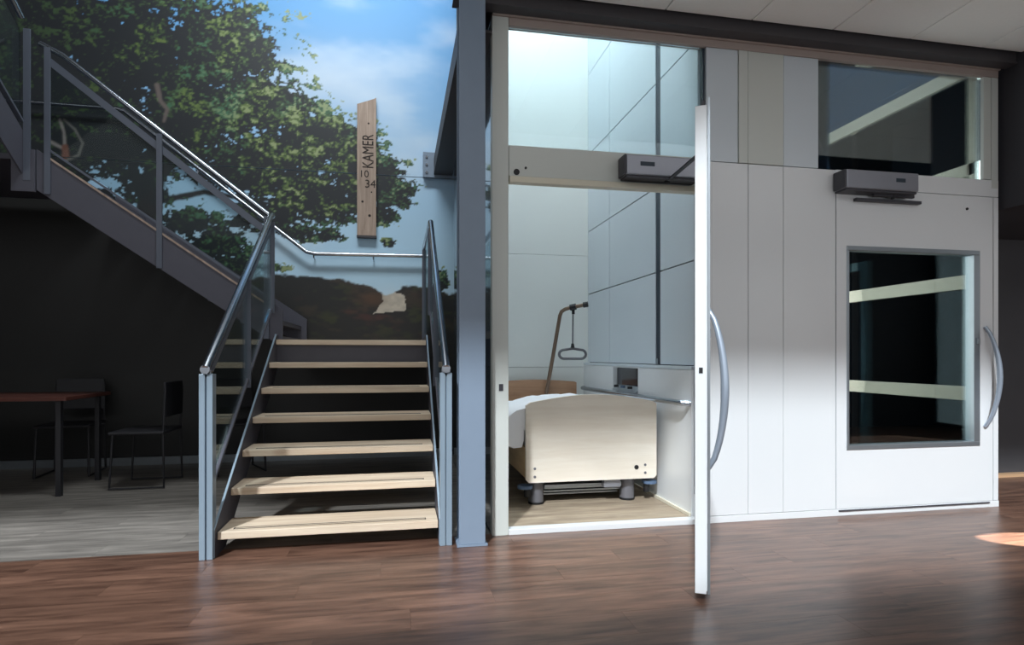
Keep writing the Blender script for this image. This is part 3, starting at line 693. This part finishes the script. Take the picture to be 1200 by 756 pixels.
MB().tube([(1.385, 5.50, .45), (1.392, 5.49, .70), (1.44, 5.45, 1.02), (1.502, 5.41, 1.43), (1.515, 5.40, 1.468), (1.545, 5.38, 1.49), (1.60, 5.345, 1.505), (1.70, 5.29, 1.525)], .018, 14).build('lifting_pole', M['polecol'], bed)
MB().tube([(1.695, 5.293, 1.524), (1.735, 5.272, 1.531)], .026, 14).build('pole_end_cap', M['black'], bed)
mb = MB(); mb.tube([(1.585, 5.353, 1.502), (1.635, 5.326, 1.512)], .030, 14); mb.tube([(1.612, 5.338, 1.49), (1.612, 5.338, 1.44)], .014, 10); mb.build('pole_clamp', M['black'], bed)
tz = thing('trapeze_grip', 'grey triangular pull-up grip hanging from the bed pole', 'grip')
MB().tube([(1.61, 5.34, 1.438), (1.606, 5.34, 1.15)], .007, 8).build('strap', M['plastic'], tz)
MB().tube([(1.606, 5.34, 1.165), (1.606, 5.34, 1.125)], [.012, .020], 10).build('buckle', M['black'], tz)
pts = []
for cx, a0 in ((1.690, 90), (1.522, 270)):
    for i in range(9):
        a = math.radians(a0 - 180 * i / 8); pts.append((cx + .046 * math.cos(a), 5.34, 1.064 + .042 * math.sin(a)))
pts.append((1.606, 5.34, 1.118))
MB().tube(pts, .0125, 10, closed=True).build('grip_loop', M['plastic'], tz)
# duvet: a closed padded volume bulging over the left edge of the bed, lofted head to foot
def duvet():
    ny = 64
    base = [(.800, .430), (.745, .425), (.700, .450), (.672, .500), (.664, .560), (.672, .615), (.700, .660), (.745, .695)]
    base += [(.745 + (1.70 - .745) * t / 22, .695 + .068 * math.sin(math.pi * t / 22)) for t in range(1, 23)]
    base += [(1.742, .665), (1.748, .615), (1.735, .572), (1.50, .562), (1.2, .562), (.90, .562), (.835, .545), (.815, .480)]
    n = len(base); cx, cz = 1.2, .64; v = []; f = []
    for j in range(ny + 1):
        t = j / ny; y = 3.912 + t * 1.45; e = min(1, (t + .004) / .05, (1.004 - t) / .05) ** .5
        for i, (x, z) in enumerate(base):
            k = .010 * math.sin(y * 17 + i * .55) + .008 * math.sin(y * 31 - i * .9) + .006 * math.sin(i * 1.7 + y * 9)
            top = z > .6
            zz = z + (k * .5 if top else 0) + (.016 * math.sin(y * 5 + x * 6) if top else 0) - (.13 * min(1, max(0, (y - 4.2) / 1.1)) * min(1, (z - .58) / .1) if z > .58 else 0); xx = x + (k if x < .8 else 0)
            if not (z < .57 and x > .82): xx = cx + (xx - cx) * (.93 + .07 * e); zz = cz + (zz - cz) * (.75 + .25 * e) if zz > .6 else zz
            v.append((max(.63, xx), y, zz))
    for j in range(ny):
        for i in range(n):
            a = j * n + i; b_ = j * n + (i + 1) % n; f.append((a, b_, b_ + n, a + n))
    f.append(tuple(range(n - 1, -1, -1))); f.append(tuple(ny * n + i for i in range(n)))
    mb = MB(); mb.add(v, f, True); o = mb.build('duvet', M['linen'])
    return tag(o, 'rumpled white duvet lying on the bed in the lift', 'duvet')
duvet()

# ================================================================== DARK DINING CORNER UNDER THE STAIRS
def table(x0, x1, y0, y1, label):
    t = thing('dining_table', label, 'table')
    B('table_top', M['redtop'], x0, x1, y0, y1, .715, .745, t, .004)
    for x in (x0 + .05, x1 - .09):
        for y in (y0 + .04, y1 - .08): B('leg', M['chairm'], x, x + .035, y, y + .035, 0, .714, t)
    return t
table(-3.90, -2.42, 4.92, 5.62, 'red brown topped table in the dark under the stairs')
def chair(x, y, rz, label):
    t = thing('dining_chair', label, 'chair', 'dark chairs under the stairs', (x, y, 0)); t.rotation_euler = (0, 0, rz)
    B('seat', M['chairm'], -.21, .21, -.20, .20, .43, .455, t, .01)
    mb = MB(); mb.box(-.19, .19, .19, .21, .56, .84, .008); mb.build('backrest', M['chairm'], t)
    for s in (-1, 1):
        MB().tube([(s * .19, -.17, .43), (s * .20, -.19, .012), (s * .20, .20, .012), (s * .19, .19, .44), (s * .185, .205, .80)], .010, 8).build('leg_frame', M['chairm'], t)
    return t
chair(-3.25, 4.60, math.pi, 'black chair on the near side of the red brown table')
chair(-2.02, 5.30, -math.pi / 2, 'black chair at the right end of the red brown table')
chair(-2.85, 5.88, .1, 'black chair behind the red brown table by the wall')
chair(-1.45, 5.75, .5, 'black chair nearest the oak stair treads under the stairs')
